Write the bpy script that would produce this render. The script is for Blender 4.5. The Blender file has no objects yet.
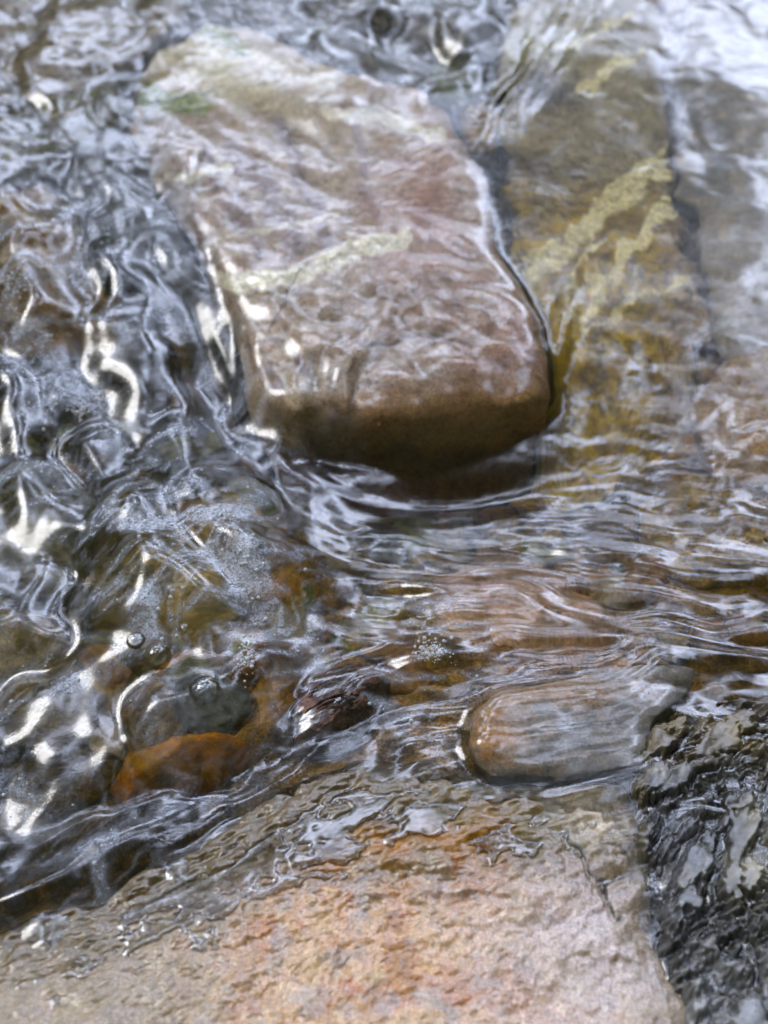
import bpy, math, random
import numpy as np
R = math.radians
random.seed(7)
sc = bpy.context.scene
col = sc.collection

# ------------------------------------------------------------------ camera
PITCH, DIST, VFOV = R(50), 1.30, R(42)
CAM = np.array([0.0, -DIST*math.cos(PITCH), DIST*math.sin(PITCH)])
FW = np.array([0, math.cos(PITCH), -math.sin(PITCH)])
UP = np.array([0, math.sin(PITCH), math.cos(PITCH)])
T2 = math.tan(VFOV/2)

def at(px, py, z):
    """photo position -> point on the level z"""
    a = (px-384)/512*T2; b = (512-py)/512*T2
    d = FW + b*UP + np.array([a, 0, 0])
    t = (z-CAM[2])/d[2]
    return CAM + t*d

def pix(X, Y, Z):
    dx, dy, dz = X-CAM[0], Y-CAM[1], Z-CAM[2]
    f = dy*FW[1]+dz*FW[2]; u = dy*UP[1]+dz*UP[2]
    f = np.maximum(f, 0.05)
    return 384+dx/f/T2*512, 512-u/f/T2*512

# ------------------------------------------------------------------ noise
def _hash(ix, iy, seed):
    h = ix.astype(np.int32).view(np.uint32)*np.uint32(374761393) + iy.astype(np.int32).view(np.uint32)*np.uint32(668265263) + np.uint32((seed*974634511) & 0xffffffff)
    h = (h ^ (h >> np.uint32(13)))*np.uint32(1274126177)
    return (h ^ (h >> np.uint32(16))) & np.uint32(255)

_CT = np.cos(np.arange(256)*2*np.pi/256).astype(np.float32)
_ST = np.sin(np.arange(256)*2*np.pi/256).astype(np.float32)
def noise(x, y, seed=0):
    x = np.asarray(x, np.float32); y = np.asarray(y, np.float32)
    xi = np.floor(x); yi = np.floor(y)
    fx = x-xi; fy = y-yi
    u = fx*fx*fx*(fx*(fx*6-15)+10); v = fy*fy*fy*(fy*(fy*6-15)+10)
    def g(ix, iy, dx, dy):
        a = _hash(ix, iy, seed)
        return _CT[a]*dx+_ST[a]*dy
    a = g(xi, yi, fx, fy); b = g(xi+1, yi, fx-1, fy)
    c = g(xi, yi+1, fx, fy-1); d = g(xi+1, yi+1, fx-1, fy-1)
    return 1.5*((a*(1-u)+b*u)*(1-v)+(c*(1-u)+d*u)*v)

def fbm(x, y, seed=0, octv=4, gain=0.5, lac=2.03):
    s = 0; a = 1; t = 0
    for i in range(octv):
        s = s + a*noise(x, y, seed+i*17); t += a
        x = x*lac+3.1; y = y*lac+1.7; a *= gain
    return s/t

def ridged(x, y, seed=0, octv=3, gain=0.5):
    s = 0; a = 1; t = 0
    for i in range(octv):
        s = s + a*(1-2*np.abs(noise(x, y, seed+i*13))); t += a
        x = x*2.1+5.2; y = y*2.1+2.3; a *= gain
    return s/t

def sstep(a, b, x):
    t = np.clip((x-a)/(b-a), 0, 1)
    return t*t*(3-2*t)

def rot(x, y, deg):
    c, s = math.cos(R(deg)), math.sin(R(deg))
    return x*c+y*s, -x*s+y*c

def mix(a, b, m):
    m = np.asarray(m)[..., None]
    return a*(1-m)+np.asarray(b)*m

def blob(px, py, cx, cy, rx, ry, deg=0):
    u, v = rot(px-cx, py-cy, deg)
    return np.exp(-((u/rx)**2+(v/ry)**2))

def polydist(px, py, pts):
    d = np.full(np.shape(px), 1e9)
    for (x0, y0), (x1, y1) in zip(pts[:-1], pts[1:]):
        ex, ey = x1-x0, y1-y0
        t = np.clip(((px-x0)*ex+(py-y0)*ey)/(ex*ex+ey*ey), 0, 1)
        d = np.minimum(d, np.hypot(px-x0-t*ex, py-y0-t*ey))
    return d

def control(px, py, pts, s=70):
    num = 0; den = 1e-12
    for p in pts:
        w = np.exp(-np.minimum(((px-p[0])**2+(py-p[1])**2)/(2*s*s), 60)) + 1e-9/(1+((px-p[0])**2+(py-p[1])**2)/1e4)**2
        num = num+w*p[2]; den = den+w
    return num/den

# ------------------------------------------------------------------ tagging and mesh helpers
def tag(o, label=None, cat=None, group=None, kind=None):
    if label: o['label'] = label
    if cat: o['category'] = cat
    if group: o['group'] = group
    if kind: o['kind'] = kind
    return o

def link_mesh(name, verts, faces, mat, parent=None, colors=None, smooth=True):
    me = bpy.data.meshes.new(name)
    faces = np.asarray(faces, dtype=np.int32)
    verts = np.asarray(verts, dtype=np.float32)
    me.vertices.add(len(verts)); me.vertices.foreach_set('co', verts.ravel())
    k = faces.shape[1]
    me.loops.add(faces.size); me.loops.foreach_set('vertex_index', faces.ravel())
    me.polygons.add(len(faces))
    me.polygons.foreach_set('loop_start', np.arange(0, faces.size, k, dtype=np.int32))
    me.polygons.foreach_set('loop_total', np.full(len(faces), k, dtype=np.int32))
    if smooth: me.polygons.foreach_set('use_smooth', np.ones(len(faces), dtype=bool))
    me.update(calc_edges=True)
    if colors is not None:
        ca = me.color_attributes.new('mineral', 'FLOAT_COLOR', 'POINT')
        c4 = np.ones((len(verts), 4), np.float32); c4[:, :3] = np.clip(colors, 0.003, 0.9)
        ca.data.foreach_set('color', c4.ravel())
    me.materials.append(mat)
    o = bpy.data.objects.new(name, me); col.objects.link(o)
    if parent: o.parent = parent
    return o

def grid_faces(nx, ny, wrap=False):
    i = np.arange(nx if wrap else nx-1); j = np.arange(ny-1)
    I, J = np.meshgrid(i, j)
    I2 = (I+1) % nx
    return np.stack([J*nx+I, J*nx+I2, (J+1)*nx+I2, (J+1)*nx+I], -1).reshape(-1, 4)

# ------------------------------------------------------------------ materials
def nodes(name):
    m = bpy.data.materials.new(name); m.use_nodes = True
    nt = m.node_tree; nt.nodes.clear()
    return m, nt, nt.nodes, nt.links

def rock_material(name, rough=0.32, bump=0.35, scale=1.0, grain=0.35, coat=0.0, spec=.12):
    m, nt, N, L = nodes(name)
    out = N.new('ShaderNodeOutputMaterial'); b = N.new('ShaderNodeBsdfPrincipled')
    L.new(b.outputs[0], out.inputs[0])
    geo = N.new('ShaderNodeNewGeometry')
    at_ = N.new('ShaderNodeVertexColor'); at_.layer_name = 'mineral'
    n1 = N.new('ShaderNodeTexNoise'); n1.inputs['Scale'].default_value = 90*scale; n1.inputs['Detail'].default_value = 9
    n1.inputs['Roughness'].default_value = 0.68; n1.inputs['Distortion'].default_value = 0.6
    n2 = N.new('ShaderNodeTexNoise'); n2.inputs['Scale'].default_value = 420*scale; n2.inputs['Detail'].default_value = 5
    n3 = N.new('ShaderNodeTexVoronoi'); n3.inputs['Scale'].default_value = 150*scale
    for n in (n1, n2, n3): L.new(geo.outputs['Position'], n.inputs['Vector'])
    r1 = N.new('ShaderNodeMapRange'); r1.inputs[1].default_value = .3; r1.inputs[2].default_value = .7
    r1.inputs[3].default_value = 1-grain; r1.inputs[4].default_value = 1+grain
    L.new(n1.outputs['Fac'], r1.inputs[0])
    r2 = N.new('ShaderNodeMapRange'); r2.inputs[1].default_value = .35; r2.inputs[2].default_value = .65
    r2.inputs[3].default_value = 1-grain*.7; r2.inputs[4].default_value = 1+grain*.7
    L.new(n2.outputs['Fac'], r2.inputs[0])
    mm = N.new('ShaderNodeMath'); mm.operation = 'MULTIPLY'; L.new(r1.outputs[0], mm.inputs[0]); L.new(r2.outputs[0], mm.inputs[1])
    mx = N.new('ShaderNodeVectorMath'); mx.operation = 'SCALE'
    L.new(at_.outputs['Color'], mx.inputs[0]); L.new(mm.outputs[0], mx.inputs['Scale'])
    # mineral flecks shift the hue a little
    hs = N.new('ShaderNodeHueSaturation')
    hr = N.new('ShaderNodeMapRange'); hr.inputs[3].default_value = .475; hr.inputs[4].default_value = .525
    n4 = N.new('ShaderNodeTexNoise'); n4.inputs['Scale'].default_value = 55*scale; n4.inputs['Detail'].default_value = 6
    L.new(geo.outputs['Position'], n4.inputs['Vector']); L.new(n4.outputs['Fac'], hr.inputs[0]); L.new(hr.outputs[0], hs.inputs['Hue'])
    L.new(mx.outputs[0], hs.inputs['Color']); L.new(hs.outputs[0], b.inputs['Base Color'])
    rr = N.new('ShaderNodeMapRange'); rr.inputs[1].default_value = .3; rr.inputs[2].default_value = .7
    rr.inputs[3].default_value = rough-.14; rr.inputs[4].default_value = rough+.2
    L.new(n4.outputs['Fac'], rr.inputs[0]); L.new(rr.outputs[0], b.inputs['Roughness'])
    ad = N.new('ShaderNodeMath'); ad.operation = 'MULTIPLY_ADD'; ad.inputs[1].default_value = .35
    L.new(n2.outputs['Fac'], ad.inputs[0]); L.new(n1.outputs['Fac'], ad.inputs[2])
    bp = N.new('ShaderNodeBump'); bp.inputs['Strength'].default_value = bump; bp.inputs['Distance'].default_value = .006
    L.new(ad.outputs[0], bp.inputs['Height']); L.new(bp.outputs[0], b.inputs['Normal'])
    b.inputs['Specular IOR Level'].default_value = spec; hs.inputs['Saturation'].default_value = 1.22; hs.inputs['Value'].default_value = .84
    b.inputs['Coat Weight'].default_value = coat; b.inputs['Coat Roughness'].default_value = .12
    return m

def water_material():
    m, nt, N, L = nodes('clear stream water')
    out = N.new('ShaderNodeOutputMaterial')
    mixs = N.new('ShaderNodeMixShader'); rf = N.new('ShaderNodeBsdfRefraction'); gl = N.new('ShaderNodeBsdfGlossy')
    rf.inputs['IOR'].default_value = 1.33; rf.inputs['Roughness'].default_value = 0.02
    rf.inputs['Color'].default_value = (.95, .93, .85, 1)
    gl.inputs['Roughness'].default_value = .06
    g2 = N.new('ShaderNodeBsdfGlossy'); g2.inputs['Roughness'].default_value = .20; g2.inputs['Color'].default_value = (1, 1, 1, 1)
    gm = N.new('ShaderNodeMixShader'); sk = N.new('ShaderNodeAttribute'); sk.attribute_name = 'silk'; L.new(sk.outputs['Fac'], gm.inputs[0]); L.new(gl.outputs[0], gm.inputs[1]); L.new(g2.outputs[0], gm.inputs[2])
    gl.inputs['Color'].default_value = (1, 1, 1, 1)
    fr = N.new('ShaderNodeFresnel'); fr.inputs['IOR'].default_value = WATER_F
    geo = N.new('ShaderNodeNewGeometry')
    n1 = N.new('ShaderNodeTexNoise'); n1.inputs['Scale'].default_value = 95; n1.inputs['Detail'].default_value = 3; n1.inputs['Distortion'].default_value = 1.2
    mp = N.new('ShaderNodeMapping'); mp.inputs['Rotation'].default_value = (0, 0, R(-30)); mp.inputs['Scale'].default_value = (.6, 1.5, 1)
    L.new(geo.outputs['Position'], mp.inputs[0]); L.new(mp.outputs[0], n1.inputs['Vector'])
    bp = N.new('ShaderNodeBump'); bp.inputs['Strength'].default_value = .2; bp.inputs['Distance'].default_value = .0008
    L.new(n1.outputs['Fac'], bp.inputs['Height'])
    for s in (rf, gl, g2, fr): L.new(bp.outputs[0], s.inputs['Normal'])
    L.new(fr.outputs[0], mixs.inputs[0]); L.new(rf.outputs[0], mixs.inputs[1]); L.new(gm.outputs[0], mixs.inputs[2])
    fa = N.new('ShaderNodeAttribute'); fa.attribute_name = 'froth'
    df = N.new('ShaderNodeBsdfDiffuse'); df.inputs['Color'].default_value = (.66, .72, .86, 1)  # lilac white: aerated water, with sky sheen painted in
    tl = N.new('ShaderNodeBsdfTranslucent'); tl.inputs['Color'].default_value = (.66, .72, .86, 1)
    fm = N.new('ShaderNodeMixShader'); fm.inputs[0].default_value = .4; L.new(df.outputs[0], fm.inputs[1]); L.new(tl.outputs[0], fm.inputs[2])
    n2 = N.new('ShaderNodeTexNoise'); n2.inputs['Scale'].default_value = 260; n2.inputs['Detail'].default_value = 5; n2.inputs['Distortion'].default_value = 1.5
    L.new(geo.outputs['Position'], n2.inputs['Vector'])
    mr = N.new('ShaderNodeMapRange'); mr.inputs[1].default_value = .35; mr.inputs[2].default_value = .65; mr.inputs[3].default_value = .25; mr.inputs[4].default_value = 1
    L.new(n2.outputs['Fac'], mr.inputs[0])
    mu = N.new('ShaderNodeMath'); mu.operation = 'MULTIPLY'; L.new(fa.outputs['Fac'], mu.inputs[0]); L.new(mr.outputs[0], mu.inputs[1])
    m2 = N.new('ShaderNodeMixShader'); L.new(mu.outputs[0], m2.inputs[0]); L.new(mixs.outputs[0], m2.inputs[1]); L.new(fm.outputs[0], m2.inputs[2])
    L.new(m2.outputs[0], out.inputs[0])
    return m

WATER_F = 1.52
M_rock = rock_material('wet veined rock')
M_smooth = rock_material('water worn stone', rough=.3, bump=.22, grain=.25)
M_slab = rock_material('rusty pink slab rock', rough=.27, bump=.30, scale=1.0, grain=.36, coat=.35, spec=.5)
M_dark = rock_material('black wet slate', rough=.2, bump=.28, scale=.5, grain=.35, spec=.6)
M_bed = rock_material('silty stream bed', rough=.5, bump=.8, scale=1.0, grain=.55)
M_water = water_material()

# ------------------------------------------------------------------ rocks
class Rock:
    """a boulder given by its outline (photo positions on the level z), top tilt and edge rounding"""
    def __init__(s, poly, z, zb, gx=0, gy=0, edge=.02, p=5, amp=.004, freq=14, ang=0, an=1.0, seed=0, strata=0.0,
                 under=.25, jag=.05, extra=None, crag=0.0):
        pts = np.array([at(x, y, z)[:2] for x, y in poly])
        # centroid of the polygon
        x, y = pts[:, 0], pts[:, 1]; x1, y1 = np.roll(x, -1), np.roll(y, -1)
        cr = x*y1-x1*y; A = cr.sum()/2
        s.c = np.array([((x+x1)*cr).sum(), ((y+y1)*cr).sum()])/(6*A)
        n = 720; th = np.arange(n)*2*np.pi/n
        Rr = np.zeros(n)
        dx, dy = np.cos(th), np.sin(th)
        for a, b in zip(pts, np.roll(pts, -1, 0)):
            a = a-s.c; b = b-s.c; e = b-a
            den = dx*e[1]-dy*e[0]
            den = np.where(np.abs(den) < 1e-12, 1e-12, den)
            t = (a[0]*e[1]-a[1]*e[0])/den
            q = (a[0]*dy-a[1]*dx)/den
            ok = (t > 0) & (q >= -1e-6) & (q <= 1+1e-6)
            Rr = np.where(ok, np.maximum(Rr, t), Rr)
        Rr[Rr == 0] = np.median(Rr)
        k = np.exp(-((np.minimum(np.arange(n), n-np.arange(n)))/2.2)**2); k /= k.sum()
        Rr = np.real(np.fft.ifft(np.fft.fft(Rr)*np.fft.fft(k)))
        jn = fbm(np.cos(th)*4+seed*3.7, np.sin(th)*4+seed, seed+5, 5, .6)
        s.R = Rr*(1+jag*jn)
        s.__dict__.update(z=z, zb=zb, gx=gx, gy=gy, edge=edge, p=p, amp=amp, freq=freq, ang=ang, an=an, seed=seed,
                          strata=strata, under=under, extra=extra, crag=crag)

    def radius(s, th):
        t = (th/(2*np.pi)*720) % 720
        i = np.floor(t).astype(int); f = t-i
        return s.R[i % 720]*(1-f)+s.R[(i+1) % 720]*f

    def top(s, X, Y, rho):
        u, v = rot(X, Y, s.ang)
        u = u*s.freq/s.an; v = v*s.freq
        T = s.z+s.gx*(X-s.c[0])+s.gy*(Y-s.c[1])
        T = T+s.amp*fbm(u+.3*noise(v, u, s.seed+9), v, s.seed, 5, .5)*1.6
        if s.strata:
            w = (v*1.6+.9*fbm(u*.7, v*.7, s.seed+3, 3))
            f = w-np.floor(w)
            T = T+s.strata*(sstep(0, .8, f)-f)
        if s.crag:
            r = ridged(u*2.2+.6*noise(u, v, s.seed+1), v*2.2, s.seed+21, 4, .6)
            T = T-s.crag*np.maximum(r-.35, 0)*1.6
        if s.extra is not None:
            T = T+s.extra(X, Y)
        r = np.clip(rho, 0, 1)
        return T-s.edge*(1-np.sqrt(np.maximum(1-r**s.p, 0)))

    def height(s, X, Y):
        dx, dy = X-s.c[0], Y-s.c[1]
        rho = np.hypot(dx, dy)/s.radius(np.arctan2(dy, dx) % (2*np.pi))
        return np.where(rho <= 1, s.top(X, Y, rho), -9.0)

    def mesh(s, name, mat, colour, nth=360, nr=130, parent=None):
        th = np.arange(nth)*2*np.pi/nth
        rr = 1-(1-np.linspace(0.004, 1, nr))**1.5
        rr[-1] = 1
        Rt = s.radius(th)
        TH, RH = np.meshgrid(th, rr)
        X = s.c[0]+np.cos(TH)*RH*Rt; Y = s.c[1]+np.sin(TH)*RH*Rt
        Z = s.top(X, Y, RH)
        ns = 26
        q = np.linspace(0, 1, ns+1)[1:]
        edgeZ = Z[-1]
        TH2, Q = np.meshgrid(th, q)
        Zs = edgeZ*(1-Q)+s.zb*Q
        wob = .05*fbm(np.cos(TH2)*7+Zs*11, np.sin(TH2)*7+Zs*9, s.seed+31, 4)
        RS = 1-s.under*Q**1.3+wob*np.minimum(Q*4, 1)
        Xs = s.c[0]+np.cos(TH2)*RS*Rt; Ys = s.c[1]+np.sin(TH2)*RS*Rt
        V = np.stack([np.vstack([X, Xs]), np.vstack([Y, Ys]), np.vstack([Z, Zs])], -1)
        rows = V.shape[0]
        P = V.reshape(-1, 3)
        F = grid_faces(nth, rows, True)
        # close centre and bottom with a point each
        cz = s.top(np.array([s.c[0]]), np.array([s.c[1]]), np.array([0.0]))[0]
        P = np.vstack([P, [[s.c[0], s.c[1], cz], [s.c[0], s.c[1], s.zb]]])
        n = rows*nth; a = np.arange(nth); b = (a+1) % nth
        F = np.vstack([F, np.stack([np.full(nth, n), a, b, b], -1)[:, [0, 1, 2, 2]]]) if False else F
        px, py = pix(P[:, 0], P[:, 1], P[:, 2])
        C = colour(P[:, 0], P[:, 1], P[:, 2], px, py, s)
        o = link_mesh(name, P[:-2], F, mat, parent, C[:-2])
        return o

def base(*c): return lambda X: np.tile(np.array(c, float), (len(X), 1))

def two_tone(c1, c2, f=12, seed=0, ang=0, an=1, third=None, f3=40):
    def fn(X, Y, Z, px, py, s):
        u, v = rot(X, Y, ang); u = u/an
        n = fbm(u*f, (v+Z*.8)*f, seed+50, 5, .6)
        C = mix(np.tile(np.array(c1, float), (len(X), 1)), c2, sstep(-.25, .3, n))
        if third is not None:
            n3 = fbm(u*f3, (v+Z)*f3, seed+77, 4, .6)
            C = mix(C, third, sstep(.12, .35, n3)*.8)
        return C
    return fn

def warp(px, py, a=8, f=.02, seed=3):
    return px+a*fbm(px*f, py*f, seed, 3), py+a*fbm(px*f, py*f, seed+40, 3)

# --- colour of the big boulder in the middle
def col_boulder(X, Y, Z, px, py, s):
    wx, wy = warp(px, py, 26, .012, 11)
    fx, fy = warp(px, py, 7, .05, 12)
    n = fbm(X*16, Y*16+Z*9, 61, 5, .6)
    C = mix(np.tile(np.array([.54, .475, .45]), (len(X), 1)), (.44, .345, .31), sstep(-.2, .3, n))
    # pale upper left
    C = mix(C, (.70, .66, .50), np.clip(1.0*blob(wx, wy, 225, 75, 95, 36, 20), 0, 1)*.9)
    C = mix(C, (.42, .36, .28), blob(wx, wy, 360, 140, 90, 40, 10)*.6)
    # purplish bands running down
    for x0, y0, x1, y1, w in ((235, 150, 290, 250, 15), (280, 130, 330, 250, 12), (205, 150, 265, 265, 8), (345, 120, 380, 210, 9)):
        C = mix(C, (.24, .18, .19), sstep(w*1.2, w*.3, polydist(wx, wy, [(x0, y0), (x1, y1)]))*.85)
    # red right half
    C = mix(C, (.43, .25, .20), np.clip(blob(wx, wy, 420, 200, 45, 70, 0)+blob(wx, wy, 510, 350, 60, 55, 0)+.5*blob(wx, wy, 430, 270, 60, 30, 0), 0, 1)*.75)
    C = mix(C, (.36, .24, .17), blob(wx, wy, 420, 320, 60, 40)*.7)
    # brown stain patches and brown front, its shade painted darker towards the foot
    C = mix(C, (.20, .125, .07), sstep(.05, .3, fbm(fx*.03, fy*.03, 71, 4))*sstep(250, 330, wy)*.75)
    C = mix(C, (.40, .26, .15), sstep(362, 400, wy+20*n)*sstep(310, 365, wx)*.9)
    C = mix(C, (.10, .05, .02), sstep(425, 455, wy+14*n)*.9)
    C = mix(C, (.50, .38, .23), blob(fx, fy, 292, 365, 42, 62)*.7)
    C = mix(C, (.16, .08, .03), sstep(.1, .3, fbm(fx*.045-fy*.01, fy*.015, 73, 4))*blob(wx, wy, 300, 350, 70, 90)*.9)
    C = mix(C, (.46, .36, .29), sstep(.12, .32, fbm(fx*.03, fy*.03, 74, 4))*.55*sstep(390, 330, wy))
    # quartz veins
    vein = lambda pts, w, k: sstep(w, w*.6, polydist(fx, fy, pts)*(1+.5*fbm(px*.06, py*.06, 91, 3)))*k
    q = (.88, .85, .76)
    C = mix(C, q, vein([(225, 284), (290, 278), (330, 262), (375, 246), (405, 240)], 12, 1))
    C = mix(C, q, vein([(170, 188), (205, 172), (230, 170)], 5, .9))
    C = mix(C, q, vein([(205, 245), (260, 232), (340, 218)], 3, .5))
    C = mix(C, q, vein([(330, 118), (385, 124), (440, 140)], 8, .8))
    C = mix(C, q, vein([(200, 40), (250, 62), (330, 85)], 9, .5))
    C = mix(C, (.5, .44, .36), vein([(240, 205), (300, 190), (420, 180)], 3, .4))
    # dark hair cracks
    C = mix(C, (.05, .03, .02), vein([(270, 330), (285, 300), (300, 270)], 2, .6)+vein([(345, 375), (360, 350), (420, 335), (470, 345)], 2.5, .6)*1.0)
    return C

def col_olive(X, Y, Z, px, py, s):
    wx, wy = warp(px, py, 22, .015, 21); fx, fy = warp(px, py, 13, .045, 22)
    n = fbm(X*18, Y*18, 63, 5, .6)
    C = mix(np.tile(np.array([.52, .36, .05]), (len(X), 1)), (.27, .175, .025), sstep(-.25, .3, n))
    C = mix(C, (.33, .29, .21), sstep(250, 170, wy)*.85)
    C = mix(C, (.40, .38, .25), blob(wx, wy, 530, 55, 60, 35, -10)*.8)
    C = mix(C, (.10, .10, .12), blob(wx, wy, 540, 98, 36, 26, 0)*.9)  # grey block with its shadow painted in
    C = mix(C, (.36, .28, .24), sstep(640, 685, wx)*.7)
    C = mix(C, (.12, .085, .02), blob(wx, wy, 530, 178, 32, 12, -8)*.9)
    r = ridged(fx*.03, fy*.045, 43, 3)
    C = mix(C, (.07, .045, .01), sstep(.55, .85, r)*sstep(200, 260, wy)*.7)
    q = (.88, .80, .52)
    vein = lambda pts, w, k: sstep(w, w*.7, polydist(fx, fy, pts)*(1+.9*fbm(px*.05, py*.05, 93, 3)))*k
    C = mix(C, q, np.clip(vein([(525, 280), (570, 250), (605, 220), (660, 172)], 13, 1)+vein([(560, 300), (585, 262), (600, 250)], 4, 1)+vein([(600, 330), (640, 300), (690, 290)], 3, .8)+vein([(570, 345), (620, 322)], 3, .8)+vein([(545, 265), (590, 225), (610, 200)], 8, 1), 0, 1))
    C = mix(C, q, np.clip(vein([(588, 305), (622, 265), (650, 235), (680, 205)], 10, 1)+vein([(575, 325), (600, 310)], 7, .8), 0, 1))
    C = mix(C, q, np.clip(vein([(580, 100), (605, 84), (640, 62)], 7, .9)+vein([(568, 60), (600, 40), (628, 25)], 4, .8), 0, 1))
    return C

def col_slab(X, Y, Z, px, py, s):
    wx, wy = warp(px, py, 34, .012, 31); fx, fy = warp(px, py, 14, .04, 32)
    n = fbm(X*22, Y*22, 65, 5, .65); n2 = fbm(X*60, Y*60, 66, 4, .6)
    C = mix(np.tile(np.array([.43, .285, .175]), (len(X), 1)), (.31, .15, .065), sstep(-.1, .35, n))
    C = mix(C, (.48, .40, .31), sstep(.05, .33, n2)*.5)
    C = mix(C, (.30, .11, .04), sstep(.2, .42, n2+.3*n)*.75)
    n3 = fbm(X*130, Y*130, 166, 4, .65)
    C = mix(C, (.10, .07, .05), sstep(.22, .42, n3)*.6)
    C = mix(C, (.26, .24, .23), sstep(.1, .3, fbm(X*34, Y*34, 167, 4, .6))*.5)
    C = mix(C, (.38, .33, .31), np.clip(blob(wx, wy, 600, 940, 110, 140), 0, 1)*.8)
    C = mix(C, (.17, .14, .10), sstep(592, 655, wx+.15*(900-wy)+25*n)*.75)
    C = mix(C, (.20, .16, .11), sstep(310, 130, wx+.0*wy)*.85)
    # olive brown margin where the water keeps it wet
    edge = wy-(905-.34*wx)
    edge = np.where(wx > 330, wy-(800+.0*wx), edge)
    C = mix(C, (.07, .048, .02), sstep(120, 30, edge+45*n)*.95)
    C = mix(C, (.11, .08, .035), sstep(.5, .9, blob(wx, wy, 560, 830, 55, 50, -30)+blob(wx, wy, 480, 800, 120, 32, 5))*.8)
    C = mix(C, (.30, .135, .03), np.clip(blob(wx, wy, 455, 835, 50, 22)+blob(wx, wy, 370, 850, 40, 16), 0, 1)*.6)
    C = mix(C, (.50, .42, .32), np.clip(blob(wx, wy, 610, 810, 40, 34), 0, 1)*.7)
    cr = lambda pts, w, k: sstep(w, w*.3, polydist(fx, fy, pts))*k
    C = mix(C, (.03, .025, .02), cr([(572, 835), (590, 868), (612, 900), (622, 918)], 4.5, .9))
    C = mix(C, (.13, .08, .03), cr([(560, 957), (600, 955), (625, 962)], 4, .8))
    C = mix(C, (.17, .085, .03), cr([(500, 950), (520, 985), (530, 1010)], 3, .5))
    return C

def col_dark(X, Y, Z, px, py, s):
    wx, wy = warp(px, py, 26, .02, 41)
    n = fbm(X*20, Y*20, 67, 5, .6); r = ridged(X*24+.4*n, Y*16, 68, 4, .6)
    C = mix(np.tile(np.array([.075, .075, .08]), (len(X), 1)), (.022, .021, .022), sstep(-.1, .25, n))
    C = mix(C, (.21, .21, .21), sstep(900, 990, wy+.3*(wx-700))*.75)
    C = mix(C, (.02, .018, .015), sstep(.5, .8, r)*.8)
    C = mix(C, (.50, .46, .34), np.clip(blob(wx, wy, 765, 870, 34, 28)+.6*blob(wx, wy, 755, 815, 14, 26), 0, 1)*.55)
    C = mix(C, (.14, .105, .05), np.clip(blob(wx, wy, 660, 720, 60, 30, -30)+blob(wx, wy, 740, 735, 40, 30), 0, 1)*.8)
    C = mix(C, (.10, .08, .04), sstep(652, 640, px)*.5)
    return C

def col_flat(X, Y, Z, px, py, s):
    wx, wy = warp(px, py, 22, .025, 51)
    n = fbm(X*30, Y*30, 69, 5, .6)
    C = mix(np.tile(np.array([.23, .22, .225]), (len(X), 1)), (.30, .235, .19), sstep(0, .35, n))  # blue tint painted in for the sky mirrored in the film
    C = mix(C, (.45, .25, .09), np.clip(blob(wx, wy, 492, 735, 24, 32)+.7*blob(wx, wy, 560, 695, 60, 14, -8), 0, 1)*.85)
    C = mix(C, (.06, .06, .065), blob(wx, wy, 590, 748, 14, 9)*.9)
    C = mix(C, (.20, .20, .23), blob(wx, wy, 600, 715, 60, 26, -10)*.5)
    return C

def col_amber(X, Y, Z, px, py, s):
    wx, wy = warp(px, py, 10, .05, 55)
    n = fbm(X*40, Y*40, 70, 4, .6)
    C = mix(np.tile(np.array([.36, .145, .02]), (len(X), 1)), (.23, .10, .015), sstep(-.1, .3, n))
    C = mix(C, (.12, .12, .085), blob(wx, wy, 165, 782, 18, 8)*.9)
    C = mix(C, (.40, .24, .05), blob(wx, wy, 140, 760, 26, 12)*.6)
    return C

def pool_extra(X, Y):
    # pits and lumps of the slab along its wet margin
    px, py = pix(X, Y, .03)
    u, v = rot(X, Y, 22)
    pit = fbm(u*26, v*44, 140, 3, .55)
    w = sstep(1010, 820, py+.12*(px-380))
    crack = -.0022*sstep(5, 1, polydist(*warp(px, py, 14, .04, 32), [(572, 835), (590, 868), (612, 900), (622, 918)]))
    return .0068*pit*(.14+w)+.0013*fbm(X*110, Y*110, 141, 3)+crack

ROCKS = []
def rock(name, label, cat, poly, z, zb, colour, mat, film=True, nth=300, nr=110, group=None, **kw):
    r = Rock(poly, z, zb, **kw)
    o = r.mesh(name, mat, colour, nth, nr)
    tag(o, label, cat, group)
    r.film = film; r.name = name
    ROCKS.append(r)
    return o, r

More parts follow.
